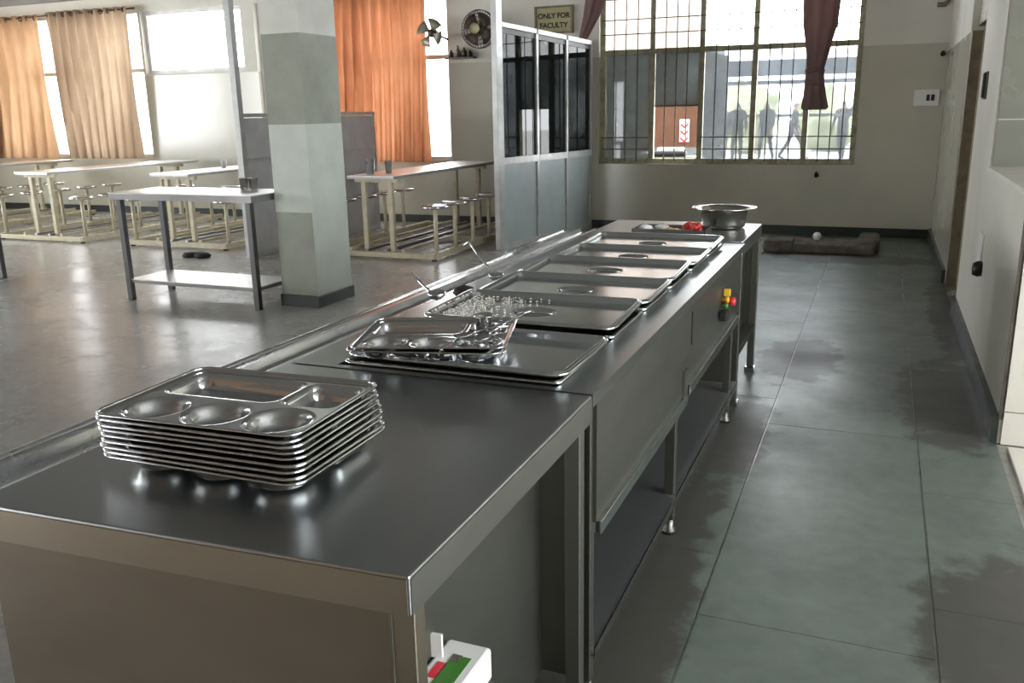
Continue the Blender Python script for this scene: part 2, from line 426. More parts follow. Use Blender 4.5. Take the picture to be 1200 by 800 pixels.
for i in range(5):
    a, b = xs[i]+.035, xs[i+1]-.035
    for k in range(1, 4):
        x = a+(b-a)*k/4
        MB().tube([(x, YB+.06, .9), (x, YB+.06, 3.27)], .0075, 6).obj('grille_bar', 'bar', w1)
    mats = ['pane_dark', 'pane_dark', 'pane_dirty', 'pane_dirty', 'pane_dirty']
    if i == 1:
        box1('pane', 'pane_dark', w1, a, b, YB+.11, YB+.114, 1.62, 2.27)
        box1('sash_rail', 'bar', w1, a, b, YB+.10, YB+.12, 1.60, 1.62)
    else:
        box1('pane', mats[i], w1, a, b, YB+.11, YB+.114, .93, 2.27)
    box1('pane', 'pane_clear', w1, a, b, YB+.11, YB+.114, 2.33, 3.24)
for z in (1.06, 1.21, 2.52, 2.70, 2.95):
    x0, x1 = W1[0]+.03, W1[1]-.03
    if z < 2: MB().tube([(x0, YB+.052, z), (-2.87, YB+.052, z)], .0075, 6).obj('grille_bar', 'bar', w1)
    MB().tube([(x0 if z > 2 else -2.2, YB+.052, z), (x1, YB+.052, z)], .0075, 6).obj('grille_bar', 'bar', w1)
w2 = win('window_2', W2, [-8.2, -7.3, -6.45], [2.35], 'wfwhite', 'tall bright window behind the orange curtain')
w3 = win('window_3', W3, [-13.85, -13.0, -12.2], [2.35], 'wfwhite', 'bright window behind the tan curtains')
w4 = win('window_4', W4, [], [], 'wfwhite', 'high glaring window above the grey wall tiling')
for o, r, ms in ((w2, W2, [-8.2, -7.3, -6.45]), (w3, W3, [-13.85, -13.0, -12.2]), (w4, W4, [])):
    e = [r[0]]+ms+[r[1]]
    for i in range(len(e)-1):
        box1('pane', 'pane_clear', o, e[i]+.03, e[i+1]-.03, YB+.11, YB+.114, r[2]+.06, r[3]-.06)

# ------------------------------------------------------------------ curtains
def curtain(name, mat, xt, xb, zt, zb, y, folds, amp, label, group=None, power=1.4, rings=0, rod=None, nz=26, sag=0):
    nx = folds*8
    cx = (xt[0]+xt[1])/2
    m = MB(); vs = []; fs = []
    for j in range(nz+1):
        t = j/nz; q = t**power
        a = xt[0]+(xb[0]-xt[0])*q; b = xt[1]+(xb[1]-xt[1])*q
        for i in range(nx+1):
            u = i/nx
            ph = 2*PI*folds*u
            k = amp*(.65+.35*math.sin(5*u+2.3*t))*(1+.25*t)
            xx = a+(b-a)*u+.35*amp*math.sin(2*ph+t*2)*t
            zz = zt+(zb-zt)*t-sag*math.sin(PI*u)*t
            vs.append((xx, y+k*math.sin(ph+.8*math.sin(3*t+u*4)), zz))
    for j in range(nz):
        for i in range(nx):
            a = j*(nx+1)+i; fs.append((a, a+1, a+nx+2, a+nx+1))
    m.add(vs, fs, True)
    t = thing(name, (cx, y, zb), label, 'curtain', group)
    m.obj('cloth', mat, t)
    if rings:
        for k in range(rings):
            x = xt[0]+(xt[1]-xt[0])*(k+.5)/rings
            pts = [(x+.004*math.sin(7*a), y+.034*math.cos(a), zt-.05+.034*math.sin(a)) for a in [2*PI*i/12 for i in range(12)]]
            MB().tube(pts, .009, 6, closed=True).obj('eyelet', 'fan', t)
    return t
cg = 'tan eyelet curtains'
curtain('curtain', 'curt_rust', (-15.0, -13.32), (-15.3, -13.35), 3.30, .93, YB-.2, 7, .085, 'tan curtain at the far left edge with its corner pulled aside', cg, rings=10)
curtain('curtain', 'curt_tan', (-13.15, -11.35), (-13.05, -11.42), 3.32, .93, YB-.2, 9, .085, 'tan curtain with dark eyelets beside the bare grey wall', cg, rings=11)
tag(MB().tube([(-15.6, YB-.2, 3.25), (-11.2, YB-.2, 3.28)], .014, 8).obj('curtain_rod', 'fan', off=(-13.4, YB-.2, 3.25)), 'thin dark rod carrying the tan curtains', 'curtain rod')
curtain('curtain', 'curt_or', (-7.55, -5.98), (-7.62, -6.03), 3.22, .9, YB-.2, 10, .08, 'glowing orange curtain half across the bright tall window', None, power=1)
tag(MB().tube([(-7.9, YB-.2, 3.2), (-5.7, YB-.2, 3.2)], .014, 8).obj('curtain_rod', 'fan', off=(-6.8, YB-.2, 3.2)), 'thin rod above the orange curtain', 'curtain rod')
def bundle(name, mat, pts, rad, label, n=40, waist=None):
    """gathered hanging curtain, pleated cross section"""
    m = MB(); vs = []; fs = []
    for k, (p, r) in enumerate(zip(pts, rad)):
        for j in range(n):
            a = 2*PI*j/n
            rr = r*(1+.16*math.sin(7*a+.4*k))
            vs.append((p[0]+rr*math.cos(a), p[1]+.55*rr*math.sin(a), p[2]))
    for k in range(len(pts)-1):
        for j in range(n):
            fs.append((k*n+j, k*n+(j+1) % n, (k+1)*n+(j+1) % n, (k+1)*n+j))
    fs.append(list(range(n))[::-1]); fs.append([(len(pts)-1)*n+j for j in range(n)])
    m.add(vs, fs, True)
    t = thing(name, pts[-1], label, 'curtain')
    m.obj('cloth', mat, t)
    if waist:
        p, r = waist
        ring = [(p[0]+r*math.cos(a), p[1]+.6*r*math.sin(a), p[2]+.01*math.sin(3*a)) for a in [2*PI*i/20 for i in range(20)]]
        MB().tube(ring, .022, 8, closed=True).obj('tie', mat, t)
        ring = [(p[0]+.95*r*math.cos(a), p[1]+.55*r*math.sin(a), p[2]-.14+.01*math.cos(3*a)) for a in [2*PI*i/20 for i in range(20)]]
        MB().tube(ring, .018, 8, closed=True).obj('tie', mat, t)
    return t
yc = YB-.18
bundle('knotted_curtain', 'curt_br', [(-.78, yc, 3.3), (-.79, yc, 2.9), (-.79, yc, 2.5), (-.80, yc, 2.2), (-.81, yc, 2.0), (-.815, yc, 1.95), (-.81, yc, 1.85), (-.80, yc, 1.7), (-.79, yc, 1.56), (-.79, yc, 1.53)],
       [.21, .195, .175, .12, .085, .095, .10, .115, .14, .12], 'brown mauve curtain knotted up in front of the barred window', waist=((-.812, yc, 1.98), .092))
bundle('gathered_curtain', 'curt_br', [(-3.52, yc, 3.3), (-3.55, yc, 2.95), (-3.60, yc, 2.75), (-3.66, yc, 2.6), (-3.71, yc, 2.48), (-3.74, yc, 2.36)],
       [.16, .125, .10, .075, .055, .05], 'dark gathered curtain hanging behind the top of the glazed partition')

# ------------------------------------------------------------------ glazed partition on the right of the hall
PA, PB = Vector((-4.07, 9.55, 0)), Vector((-3.66, YB-.01, 0))
gp = thing('glazed_partition', tuple(PA), 'glazed aluminium partition with dark panes above pale panels', 'partition')
def on(t): return PA.lerp(PB, t)
def bar(a, b, z0, z1, th, name, mat, parent, off=0, bevel=0):
    d = (b-a).normalized(); nrm = Vector((d.y, -d.x, 0))
    p = [a+nrm*(off-th/2), b+nrm*(off-th/2), b+nrm*(off+th/2), a+nrm*(off+th/2)]
    zl = lambda z, q: z-(.095*((q-PA).length/(PB-PA).length) if z > 2.4 and z < 3 else 0)
    vs = [(q.x, q.y, zl(z, q)) for z in (z0, z1) for q in p]
    return MB().add(vs, [(3, 2, 1, 0), (4, 5, 6, 7), (0, 1, 5, 4), (1, 2, 6, 5), (2, 3, 7, 6), (3, 0, 4, 7)]).obj(name, mat, parent, bevel=bevel)
TS = [0, .36, .69, 1.0]
L = (PB-PA).length
for i, t in enumerate(TS):
    wdt = .05/L
    if i == 0: bar(on(-.045), on(.012), 0, CEIL, .07, 'post', 'alu', gp, bevel=.004)
    else: bar(on(t-wdt/2 if i < 3 else t-wdt), on(t+wdt/2 if i < 3 else t), 0, 2.5, .06, 'post', 'alu', gp, bevel=.004)
for i in range(3):
    a, b = on(TS[i]+.012), on(TS[i+1]-.012)
    bar(a, b, 2.5, 2.55, .065, 'top_rail', 'alu', gp); bar(a, b, .98, 1.06, .065, 'middle_rail', 'alu', gp); bar(a, b, 0.0, .06, .06, 'bottom_rail', 'alu', gp)
    bar(a, b, 1.06, 2.5, .008, 'pane', 'pane_tint', gp)
    bar(a, b, .06, .98, .02, 'panel', 'panel', gp)
    bar(a, b, 2.44, 2.5, .03, 'glazing_bead', 'black', gp)

# low partition to the left of the pillar, with a tall post
lp = thing('low_partition', (-6.6, 8.1, 0), 'low grey board partition with tall aluminium post behind the pillar', 'partition')
box1('post', 'alu', lp, -6.64, -6.56, 8.08, 8.16, 0, CEIL, bevel=.004)
box1('post', 'alu', lp, -6.63, -6.57, 10.9, 10.96, 0, 1.6, bevel=.004); box1('post', 'alu', lp, -6.63, -6.57, 9.5, 9.56, 0, 1.57, bevel=.004)
for a, b in ((8.16, 9.5), (9.56, 10.9)):
    box1('panel', 'panel_dk', lp, -6.61, -6.59, a, b, 1.12, 1.56); box1('panel', 'panel_dk', lp, -6.61, -6.59, a, b, .06, 1.08)
    box1('rail', 'alu', lp, -6.625, -6.575, a, b, 1.08, 1.12); box1('rail', 'alu', lp, -6.625, -6.575, a, b, .0, .06)
box1('top_rail', 'alu', lp, -6.635, -6.565, 8.16, 10.96, 1.57, 1.61)

# ------------------------------------------------------------------ dining tables with fixed stools
def table_frame(x, label, nst, wtop=.30, group='dining tables with fixed stools'):
    t = thing('dining_table', (x, 8.55, 0), label, 'table', group)
    y0, y1 = 8.55, 11.35
    MB().box(x-wtop, x+wtop, y0-.05, y1, .908, .92).obj('tabletop', 'tabletop', t, bevel=.003)
    MB().box(x-wtop+.002, x+wtop-.002, y0-.048, y1-.002, .885, .908).obj('table_edge', 'alu', t)
    for yy in (y0+.1, y1-.35):
        for sx in (-1, 1): MB().box(x+sx*.17-.028, x+sx*.17+.028, yy-.028, yy+.028, .06, .84).obj('leg', 'cream', t, bevel=.004)
        box1('cross_bar', 'cream', t, x-.28, x+.28, yy-.025, yy+.025, .84, .885)
    for sx in (-1, 1):
        box1('floor_beam', 'cream', t, x+sx*.74-.035, x+sx*.74+.035, y0-.05, y1-.1, .02, .085, bevel=.004)
        box1('foot_bar', 'cream', t, x+sx*.34-.02, x+sx*.34+.02, y0, y1-.15, .075, .11)
    for sx in (-.12, .12): box1('foot_bar', 'tube', t, x+sx-.02, x+sx+.02, y0, y1-.15, .075, .10)
    for yy in (y0-.02, (y0+y1)/2, y1-.15): box1('base_beam', 'cream', t, x-.74, x+.74, yy-.035, yy+.035, .02, .075, bevel=.004)
    for sx in (-1, 1):
        for yy in (y0-.02, y1-.15): MB().lathe([(0, 0), (.03, 0), (.03, .02), (0, .02)], (x+sx*.74, yy, 0), 10).obj('foot', 'rubber', t)
        for k in range(nst):
            yy = y0+.05+.48*k
            st = MB().tube([(x+sx*.74, yy, .08), (x+sx*.74, yy, .575)], .024, 10).obj('stool_post', 'cream', t)
            MB().lathe([(0, .555), (.06, .56), (.145, .572), (.155, .585), (.15, .602), (.13, .607), (.02, .600), (0, .600)], (x+sx*.74, yy, 0), 24).obj('stool_seat', 'seat', st)
    return t
table_frame(-5.2, 'dining table with fixed stools between the low partition and glazed partition', 5)
table_frame(-8.05, 'dining table with fixed stools behind the steel worktable, a white cup on it', 5)
table_frame(-10.4, 'dining table with fixed stools in front of the tan curtains', 5)
table_frame(-13.1, 'dining table at the far left edge, only its top corner in view', 5)

# ------------------------------------------------------------------ steel worktables
def worktable(x0, x1, y0, y1, label, group='steel worktables in the hall'):
    t = thing('steel_worktable', ((x0+x1)/2, (y0+y1)/2, 0), label, 'table', group)
    MB().box(x0, x1, y0, y1, .95, .96).obj('tabletop', 'tabletop', t, bevel=.003)
    MB().box(x0+.002, x1-.002, y0+.002, y1-.002, .90, .95).obj('apron', 'tube', t)
    for xx in (x0+.07, x1-.07):
        for yy in (y0+.06, y1-.06): MB().box(xx-.025, xx+.025, yy-.025, yy+.025, 0, .90).obj('leg', 'leg_dk', t, bevel=.003)
    box1('shelf', 'tabletop', t, x0+.06, x1-.06, y0+.05, y1-.05, .183, .19)
    box1('shelf_apron', 'tube', t, x0+.062, x1-.062, y0+.052, y1-.052, .155, .183)
    return t
worktable(-6.22, -4.685, 5.82, 6.43, 'steel worktable with a lower shelf standing beside the pillar')
worktable(-9.85, -8.25, 5.75, 6.36, 'steel worktable cut off by the left edge, only its dark leg showing')

def lathe_obj(name, mat, loc, prof, label, cat, group=None, n=24):
    return tag(MB().lathe(prof, loc, n).obj(name, mat, off=loc), label, cat, group)
cupprof = [(0, 0), (.032, 0), (.04, .10), (.042, .10), (.038, .098), (.031, .006), (0, .006)]
lathe_obj('steel_tumbler', 'seat', (-5.13, 6.3, .96), cupprof, 'steel tumbler on the worktable beside the pillar', 'tumbler')
lathe_obj('steel_tumbler', 'seat', (-5.06, 6.34, .96), cupprof, 'second steel tumbler, nearer the pillar on the worktable', 'tumbler')
lathe_obj('white_cup', 'white', (-8.12, 9.6, .92), cupprof, 'small white cup on the dining table behind the steel worktable', 'cup')
lathe_obj('drinking_glass', 'glassware', (-5.36, 8.78, .92), [(0, 0), (.045, 0), (.06, .17), (.063, .17), (.055, .168), (.042, .01), (0, .01)], 'clear water jug at the near end of the right dining table', 'jug')
lathe_obj('drinking_glass', 'glassware', (-5.22, 8.95, .92), [(0, 0), (.035, 0), (.045, .14), (.048, .14), (.04, .138), (.032, .01), (0, .01)], 'clear drinking glass behind the jug on the dining table', 'glass')
m = MB()
for k in range(3):
    c = Vector((-7.4+.09*k, 8.02+.05*(k % 2), .02))
    m.lathe([(0, -.02), (.08, -.02), (.10, .0), (.07, .03), (0, .035)], c, 14)
tag(m.obj('crumpled_rag', 'rubber', off=(-7.35, 8.02, 0)), 'black crumpled rag on the floor under the dining tables', 'rag')
tag(box1('blue_mat', 'blue', None, -5.35, -5.1, 9.2, 10.6, 0.0, .012), 'blue cloth strip on the floor under the right dining table', 'cloth')

# ------------------------------------------------------------------ fans and sign
def cage_fan(c):
    t = thing('wall_fan', (c[0], YB, c[2]), 'round caged wall fan with pale hub beside the glazed partition', 'fan')
    x, y, z = c
    def ring(r, yy, rr): return [(x+r*math.cos(a), yy, z+r*math.sin(a)) for a in [2*PI*i/36 for i in range(36)]]
    g = MB()
    for r, yy in ((.245, y), (.245, y+.06), (.20, y-.03), (.15, y-.045), (.10, y-.05)): g.tube(ring(r, yy, 0), .006, 6, closed=True)
    for k in range(36):
        a = 2*PI*k/36; g.tube([(x+.07*math.cos(a), y-.05, z+.07*math.sin(a)), (x+.17*math.cos(a), y-.042, z+.17*math.sin(a)), (x+.245*math.cos(a), y, z+.245*math.sin(a)), (x+.245*math.cos(a), y+.06, z+.245*math.sin(a)), (x+.08*math.cos(a), y+.1, z+.08*math.sin(a))], .0025, 4)
    g.obj('cage', 'fan', t)
    for k in range(4):
        a0 = 2*PI*k/4+.3; vs = []
        for i in range(7):
            for s_, r in ((0, .05), (1, .215)):
                a = a0+1.25*i/6*(.75+.25*s_); vs.append((x+r*math.cos(a), y+.035-.05*(i/6)*(s_*.6+.4), z+r*math.sin(a)))
        MB().add(vs, [(2*i, 2*i+1, 2*i+3, 2*i+2) for i in range(6)], True).obj('blade', 'fan', t, solid=.004)
    MB().lathe([(0, 0), (.045, 0), (.062, -.015), (.07, -.03), (.07, -.05)], (0, 0, 0), 20).xform(Matrix.Translation((x, y-.075, z)) @ Matrix.Rotation(PI/2, 4, 'X') @ Matrix.Scale(-1, 4, (0, 0, 1)) @ Matrix.Identity(4)).obj('hub', 'hub', t)
    MB().lathe([(0, 0), (.075, 0), (.08, .02), (.06, .12), (0, .13)], (0, 0, 0), 18).xform(Matrix.Translation((x, y+.08, z)) @ Matrix.Rotation(-PI/2, 4, 'X')).obj('motor', 'fan', t)
    MB().tube([(x, y+.16, z), (x, YB, z-.02)], .02, 8).obj('arm', 'fan', t)
cage_fan((-5.16, YB-.28, 2.66))
bf = thing('bare_fan', (-6.0, YB-.3, 2.55), 'small bare-bladed fan in front of the bright window edge', 'fan')
fx, fy, fz = -5.80, YB-.42, 2.63
for k in range(4):
    a0 = k*PI/2+.5; vs = []
    for i in range(7):
        for s_, r in ((0, .04), (1, .19)):
            a = a0+1.15*i/6*(.6+.4*s_); vs.append((fx+r*math.cos(a), fy-.07*(i/6)*(.3+.7*s_), fz+r*math.sin(a)))
    MB().add(vs, [(2*i, 2*i+1, 2*i+3, 2*i+2) for i in range(6)], True).obj('blade', 'fanblade', bf, solid=.004)
MB().lathe([(0, -.03), (.05, -.02), (.06, .02), (.06, .1), (0, .12)], (0, 0, 0), 16).xform(Matrix.Translation((fx, fy, fz)) @ Matrix.Rotation(-PI/2, 4, 'X')).obj('motor', 'fan', bf)
MB().tube([(fx, fy+.1, fz), (fx, YB+.08, fz-.05)], .018, 8).obj('arm', 'fan', bf)
wsf = thing('wall_shelf', (-5.5, YB, 2.30), 'little cluttered wall shelf below the caged fan', 'shelf')
box1('board', 'fan', wsf, -5.75, -5.32, YB-.14, YB, 2.30, 2.32)
for k, (dx, h) in enumerate(((-5.68, .10), (-5.58, .16), (-5.48, .13), (-5.39, .09))):
    lathe_obj('small_bottle', ['fan', 'fanblade', 'fan', 'rubber'][k], (dx, YB-.07, 2.32), [(0, 0), (.035, 0), (.035, h*.6), (.014, h*.8), (.014, h), (0, h)],
              ['dusty bottle at the left end of the wall shelf', 'tall grey bottle on the wall shelf', 'brown bottle right of the tall grey one on the shelf', 'short black bottle at the right end of the shelf'][k], 'bottle', 'bottles on the wall shelf', 12)

def text_mesh(body, size, name):
    cu = bpy.data.curves.new(name, 'FONT'); cu.body = body; cu.size = size; cu.align_x = 'CENTER'; cu.extrude = .002; cu.offset = .003
    to = bpy.data.objects.new(name, cu); C.objects.link(to)
    dg = bpy.context.evaluated_depsgraph_get(); me = bpy.data.meshes.new_from_object(to.evaluated_get(dg))
    C.objects.unlink(to); bpy.data.objects.remove(to)
    return me
sg = thing('notice_board', (-4.17, YB, 2.60), 'framed yellowish sign reading only for faculty above the partition', 'sign')
sx0, sx1, sz0, sz1 = -4.42, -3.92, 2.59, 2.90
box1('backing', 'sign', sg, sx0, sx1, YB-.03, YB, sz0, sz1)
MB().box(sx0-.02, sx1+.02, YB-.045, YB, sz1-.005, sz1+.02).box(sx0-.02, sx1+.02, YB-.045, YB, sz0-.02, sz0+.005).box(sx0-.02, sx0+.01, YB-.045, YB, sz0, sz1).box(sx1-.01, sx1+.02, YB-.045, YB, sz0, sz1).obj('frame', 'wood', sg)
for body, z in (('ONLY FOR', 2.765), ('FACULTY', 2.645)):
    me = text_mesh(body, .092, 'lettering'); me.materials.append(M['ink'])
    o = bpy.data.objects.new('lettering', me); C.objects.link(o); o.parent = sg
    o.location = (0, -.033, z-2.60); o.rotation_euler = (PI/2, 0, 0)

# ------------------------------------------------------------------ wall fittings
sp = thing('socket_plate', (.437, YB, 1.55), 'white socket plate on the far wall near the corner', 'socket')
MB().box(.30, .57, YB-.02, YB, 1.55, 1.735).obj('plate', 'white', sp, bevel=.006)
for x in (.45, .50): MB().box(x-.018, x+.018, YB-.026, YB-.02, 1.61, 1.68).obj('switch', 'black', sp, bevel=.004)
sw = thing('switch_plate', (XR, 6.95, 1.6), 'dark switch on the plastered pier beside the door', 'switch')
MB().box(XR-.012, XR, 6.86, 7.04, 1.60, 1.78).obj('plate', 'kerb', sw, bevel=.004); MB().box(XR-.03, XR-.012, 6.88, 6.93, 1.61, 1.77).obj('rocker', 'black', sw, bevel=.004)
vb = thing('tap_box', (XR, 6.05, .55), 'small white valve plate with black knob on the low wall', 'valve')
MB().box(XR-.012, XR, 6.02, 6.22, .60, .80).obj('plate', 'white', vb, bevel=.006)
MB().lathe([(0, 0), (.045, 0), (.05, .02), (.04, .05), (0, .055)], (0, 0, 0), 18).xform(Matrix.Translation((XR, 5.97, .60)) @ Matrix.Rotation(-PI/2, 4, 'Y')).obj('knob', 'black', vb)
tag(MB().tube([(.45, YB-.05, 2.66), (.53, YB-.05, 2.66), (.56, YB-.05, 2.70), (.57, YB-.05, 2.85), (.57, YB-.05, 3.4)], .028, 8).obj('pipe_valve', 'wood', off=(.5, YB-.05, 2.7)), 'brown pipe elbow high in the far right corner', 'pipe')
tag(MB().tube([(-.73, YB, .775), (-.73, YB-.06, .77), (-.72, YB-.09, .74)], [.012, .016, .03], 8).obj('wall_tap', 'rubber', off=(-.73, YB, .76)), 'small dark tap on the far wall under the window', 'tap')
tag(MB().tube([(.56, YB-.02, 2.15), (.56, YB-.05, 2.12)], [.02, .03], 8).obj('wall_hook', 'black', off=(.56, YB, 2.13)), 'small black hook near the far right corner', 'hook')
# kerb with ball
kb = MB()
kb.box(-1.08, .02, 10.15, 10.75, 0, .10)
kb = kb.obj('floor_kerb', 'kerb', off=(-.5, 10.4, 0), bevel=.03); tag(kb, 'low grimy concrete kerb on the floor under the barred window', 'kerb')
MB().box(-1.15, -.83, 10.12, 10.5, 0, .14).obj('kerb_block', 'kerb', kb, bevel=.04)
MB().box(-.16, .06, 10.3, 10.9, 0, .16).obj('kerb_block', 'kerb', kb, bevel=.04)
lathe_obj('white_ball', 'white', (-.6, 10.5, .10), [(0, 0), (.03, .006), (.048, .035), (.048, .06), (.03, .085), (0, .094)], 'small white ball lying on the floor kerb', 'ball', n=16)

# ------------------------------------------------------------------ serving counter
CR, CL, ZT = -.612, -1.51, .90
# unit A (near)
A0, A1 = 1.045, 1.975
ca = thing('serving_counter', ((CR+CL)/2, (A0+A1)/2, 0), 'near steel counter unit carrying the tall stack of trays', 'counter', 'counter units in line')
def skew(m):
    m.v = [(x, y-(.047*(CR-x)/(CR-CL) if y < 1.3 else 0), z) for x, y, z in m.v]; return m
skew(MB().box(CL, CR, A0, A1, ZT-.07, ZT)).obj('worktop', 'top', ca, bevel=.004)
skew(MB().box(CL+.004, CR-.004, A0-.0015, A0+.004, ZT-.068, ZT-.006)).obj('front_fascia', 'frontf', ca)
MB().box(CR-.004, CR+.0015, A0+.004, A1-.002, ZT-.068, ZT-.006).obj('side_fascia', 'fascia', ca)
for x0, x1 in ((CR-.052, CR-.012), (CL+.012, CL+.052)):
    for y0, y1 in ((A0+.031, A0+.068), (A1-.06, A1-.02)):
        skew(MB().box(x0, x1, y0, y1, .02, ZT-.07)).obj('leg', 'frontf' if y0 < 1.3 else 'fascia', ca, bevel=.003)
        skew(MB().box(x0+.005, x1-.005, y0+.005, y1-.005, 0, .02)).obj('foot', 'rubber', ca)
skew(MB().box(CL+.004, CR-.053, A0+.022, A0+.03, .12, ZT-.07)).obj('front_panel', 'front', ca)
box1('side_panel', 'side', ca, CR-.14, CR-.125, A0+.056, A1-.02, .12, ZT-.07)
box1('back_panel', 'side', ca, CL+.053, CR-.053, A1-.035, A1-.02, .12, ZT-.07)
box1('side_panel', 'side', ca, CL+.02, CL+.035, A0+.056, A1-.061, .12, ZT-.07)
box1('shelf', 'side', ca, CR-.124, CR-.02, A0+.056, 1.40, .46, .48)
# unit B (bain-marie)
B0, B1 = 1.985, 4.61
cb = thing('bain_marie_counter', ((CR+CL)/2, (B0+B1)/2, 0), 'long middle steel counter with a row of lidded pans', 'counter', 'counter units in line')
WX0, WX1, WY0, WY1 = -1.37, -.715, 2.01, 4.56
ft = MB().box(CL, WX0, B0, B1, ZT-.035, ZT).box(WX1, CR, B0, B1, ZT-.035, ZT).box(WX0, WX1, B0, WY0, ZT-.035, ZT).box(WX0, WX1, WY1, B1, ZT-.035, ZT)
ft.obj('worktop_frame', 'top', cb)
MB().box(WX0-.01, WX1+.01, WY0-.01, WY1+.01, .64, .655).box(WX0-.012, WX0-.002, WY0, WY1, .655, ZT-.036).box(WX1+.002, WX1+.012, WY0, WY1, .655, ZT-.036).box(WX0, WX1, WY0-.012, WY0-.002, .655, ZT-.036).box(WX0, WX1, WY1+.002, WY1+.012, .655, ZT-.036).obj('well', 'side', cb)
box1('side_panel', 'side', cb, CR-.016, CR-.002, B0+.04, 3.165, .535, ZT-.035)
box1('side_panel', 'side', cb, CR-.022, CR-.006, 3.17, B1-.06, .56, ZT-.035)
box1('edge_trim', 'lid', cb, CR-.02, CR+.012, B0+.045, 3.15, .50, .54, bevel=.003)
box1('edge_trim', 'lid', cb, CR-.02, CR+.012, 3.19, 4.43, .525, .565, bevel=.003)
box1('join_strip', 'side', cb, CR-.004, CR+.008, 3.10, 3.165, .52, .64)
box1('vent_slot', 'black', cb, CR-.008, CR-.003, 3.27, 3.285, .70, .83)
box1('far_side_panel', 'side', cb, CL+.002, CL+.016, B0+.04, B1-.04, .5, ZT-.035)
for yy in (B0+.02, 3.06, 4.38):
    for x0 in (CR-.05, CL+.012):
        MB().box(x0, x0+.038, yy, yy+.038, .06, ZT-.036 if yy < 2.5 else .6).obj('leg', 'side', cb, bevel=.003)
        MB().lathe([(0, 0), (.026, 0), (.028, .015), (.018, .03), (.018, .06), (0, .06)], (x0+.019, yy+.019, 0), 12).obj('foot', 'side', cb)
box1('shelf', 'shelf', cb, CL+.01, CR-.004, B0+.03, B1-.02, .145, .165, bevel=.002)
box1('shelf_edge', 'lid', cb, CR-.004, CR, B0+.03, B1-.02, .135, .167)
box1('inner_partition', 'side', cb, CL+.02, CR-.06, B1-.06, B1-.045, .166, ZT-.04)
box1('back_panel', 'side', cb, CL+.02, CL+.035, B0+.04, B1-.06, .166, .5)
# control switches on the side
kn = thing('control_switch', (CR, 3.93, .66), 'black rotary switch with green, yellow and red lamps on the counter side', 'switch')
MB().box(CR, CR+.035, 3.88, 3.95, .655, .70).obj('housing', 'black', kn, bevel=.006)
for mt_, y_, z_, r_, dx in (('green', 3.955, .712, .013, .03), ('yellow', 3.98, .735, .014, .03), ('red', 4.01, .722, .018, .055)):
    MB().lathe([(0, 0), (r_*.7, 0), (r_*.7, dx*.5), (r_, dx*.55), (r_, dx), (0, dx+.004)], (0, 0, 0), 14).xform(Matrix.Translation((CR-.006, y_, z_)) @ Matrix.Rotation(PI/2, 4, 'Y')).obj('lamp_button', mt_, kn)
MB().box(CR, CR+.03, 3.975, 3.99, .75, .785).obj('lever', 'yellow', kn, bevel=.004)
# unit C (far)
C0, C1 = 4.62, 5.415
cc = thing('serving_counter', ((CR+CL)/2, (C0+C1)/2, 0), 'far steel counter unit carrying the steel pot', 'counter', 'counter units in line')
MB().box(CL, CR-.012, C0, C1, ZT-.07, ZT+.004).obj('worktop', 'top', cc, bevel=.004)
for x0 in (CR-.056, CL+.012):
    for yy in (C0+.04, C1-.06):
        MB().box(x0, x0+.04, yy, yy+.04, .03, ZT-.07).obj('leg', 'side', cc, bevel=.003)
        MB().box(x0-.012, x0+.052, yy-.01, yy+.05, 0, .03).obj('foot', 'lid', cc, bevel=.004)
box1('shelf', 'side', cc, CL+.01, CR-.02, C0+.03, C1-.02, .27, .30)
box1('side_panel', 'side', cc, CR-.1, CR-.09, C0+.08, C1-.06, .30, ZT-.07)
box1('back_panel', 'side', cc, CL+.053, CR-.06, C1-.035, C1-.025, .30, ZT-.07)
# tray slide
def slide(y0, y1, dx, label):
    t = thing('tray_slide', (-1.61, (y0+y1)/2, .84), label, 'tray slide', 'tray slides along the counter')
    MB().box(-1.725+dx, -1.513, y0, y1, .862, .87).obj('plate', 'slide', t)
    for x in (-1.537, -1.632):
        x += dx*.5
        pr = [(-.013, .87), (-.006, .892), (.006, .892), (.013, .87)]
        m = MB(); vs = [(x+a, y, z) for y in (y0, y1) for a, z in pr]
        m.add(vs, [(0, 1, 5, 4), (1, 2, 6, 5), (2, 3, 7, 6), (0, 3, 2, 1), (4, 5, 6, 7)]); m.obj('ridge', 'slide', t)
    MB().tube([(-1.725+dx, y0, .866), (-1.725+dx, y1, .866)], .011, 10).obj('rolled_edge', 'slide', t)
    n = max(2, int((y1-y0)/.8))
    for k in range(n):
        yy = y0+.15+(y1-y0-.3)*k/(n-1)
        MB().box(-1.70+dx, -1.513, yy-.015, yy+.015, .83, .862).box(-1.535, -1.513, yy-.015, yy+.015, .68, .83).obj('bracket', 'side', t)
    return t
slide(1.0, 4.15, 0, 'ribbed steel tray slide along the near part of the counter')
slide(4.17, 5.05, -.03, 'short steel tray slide at the far end of the counter')

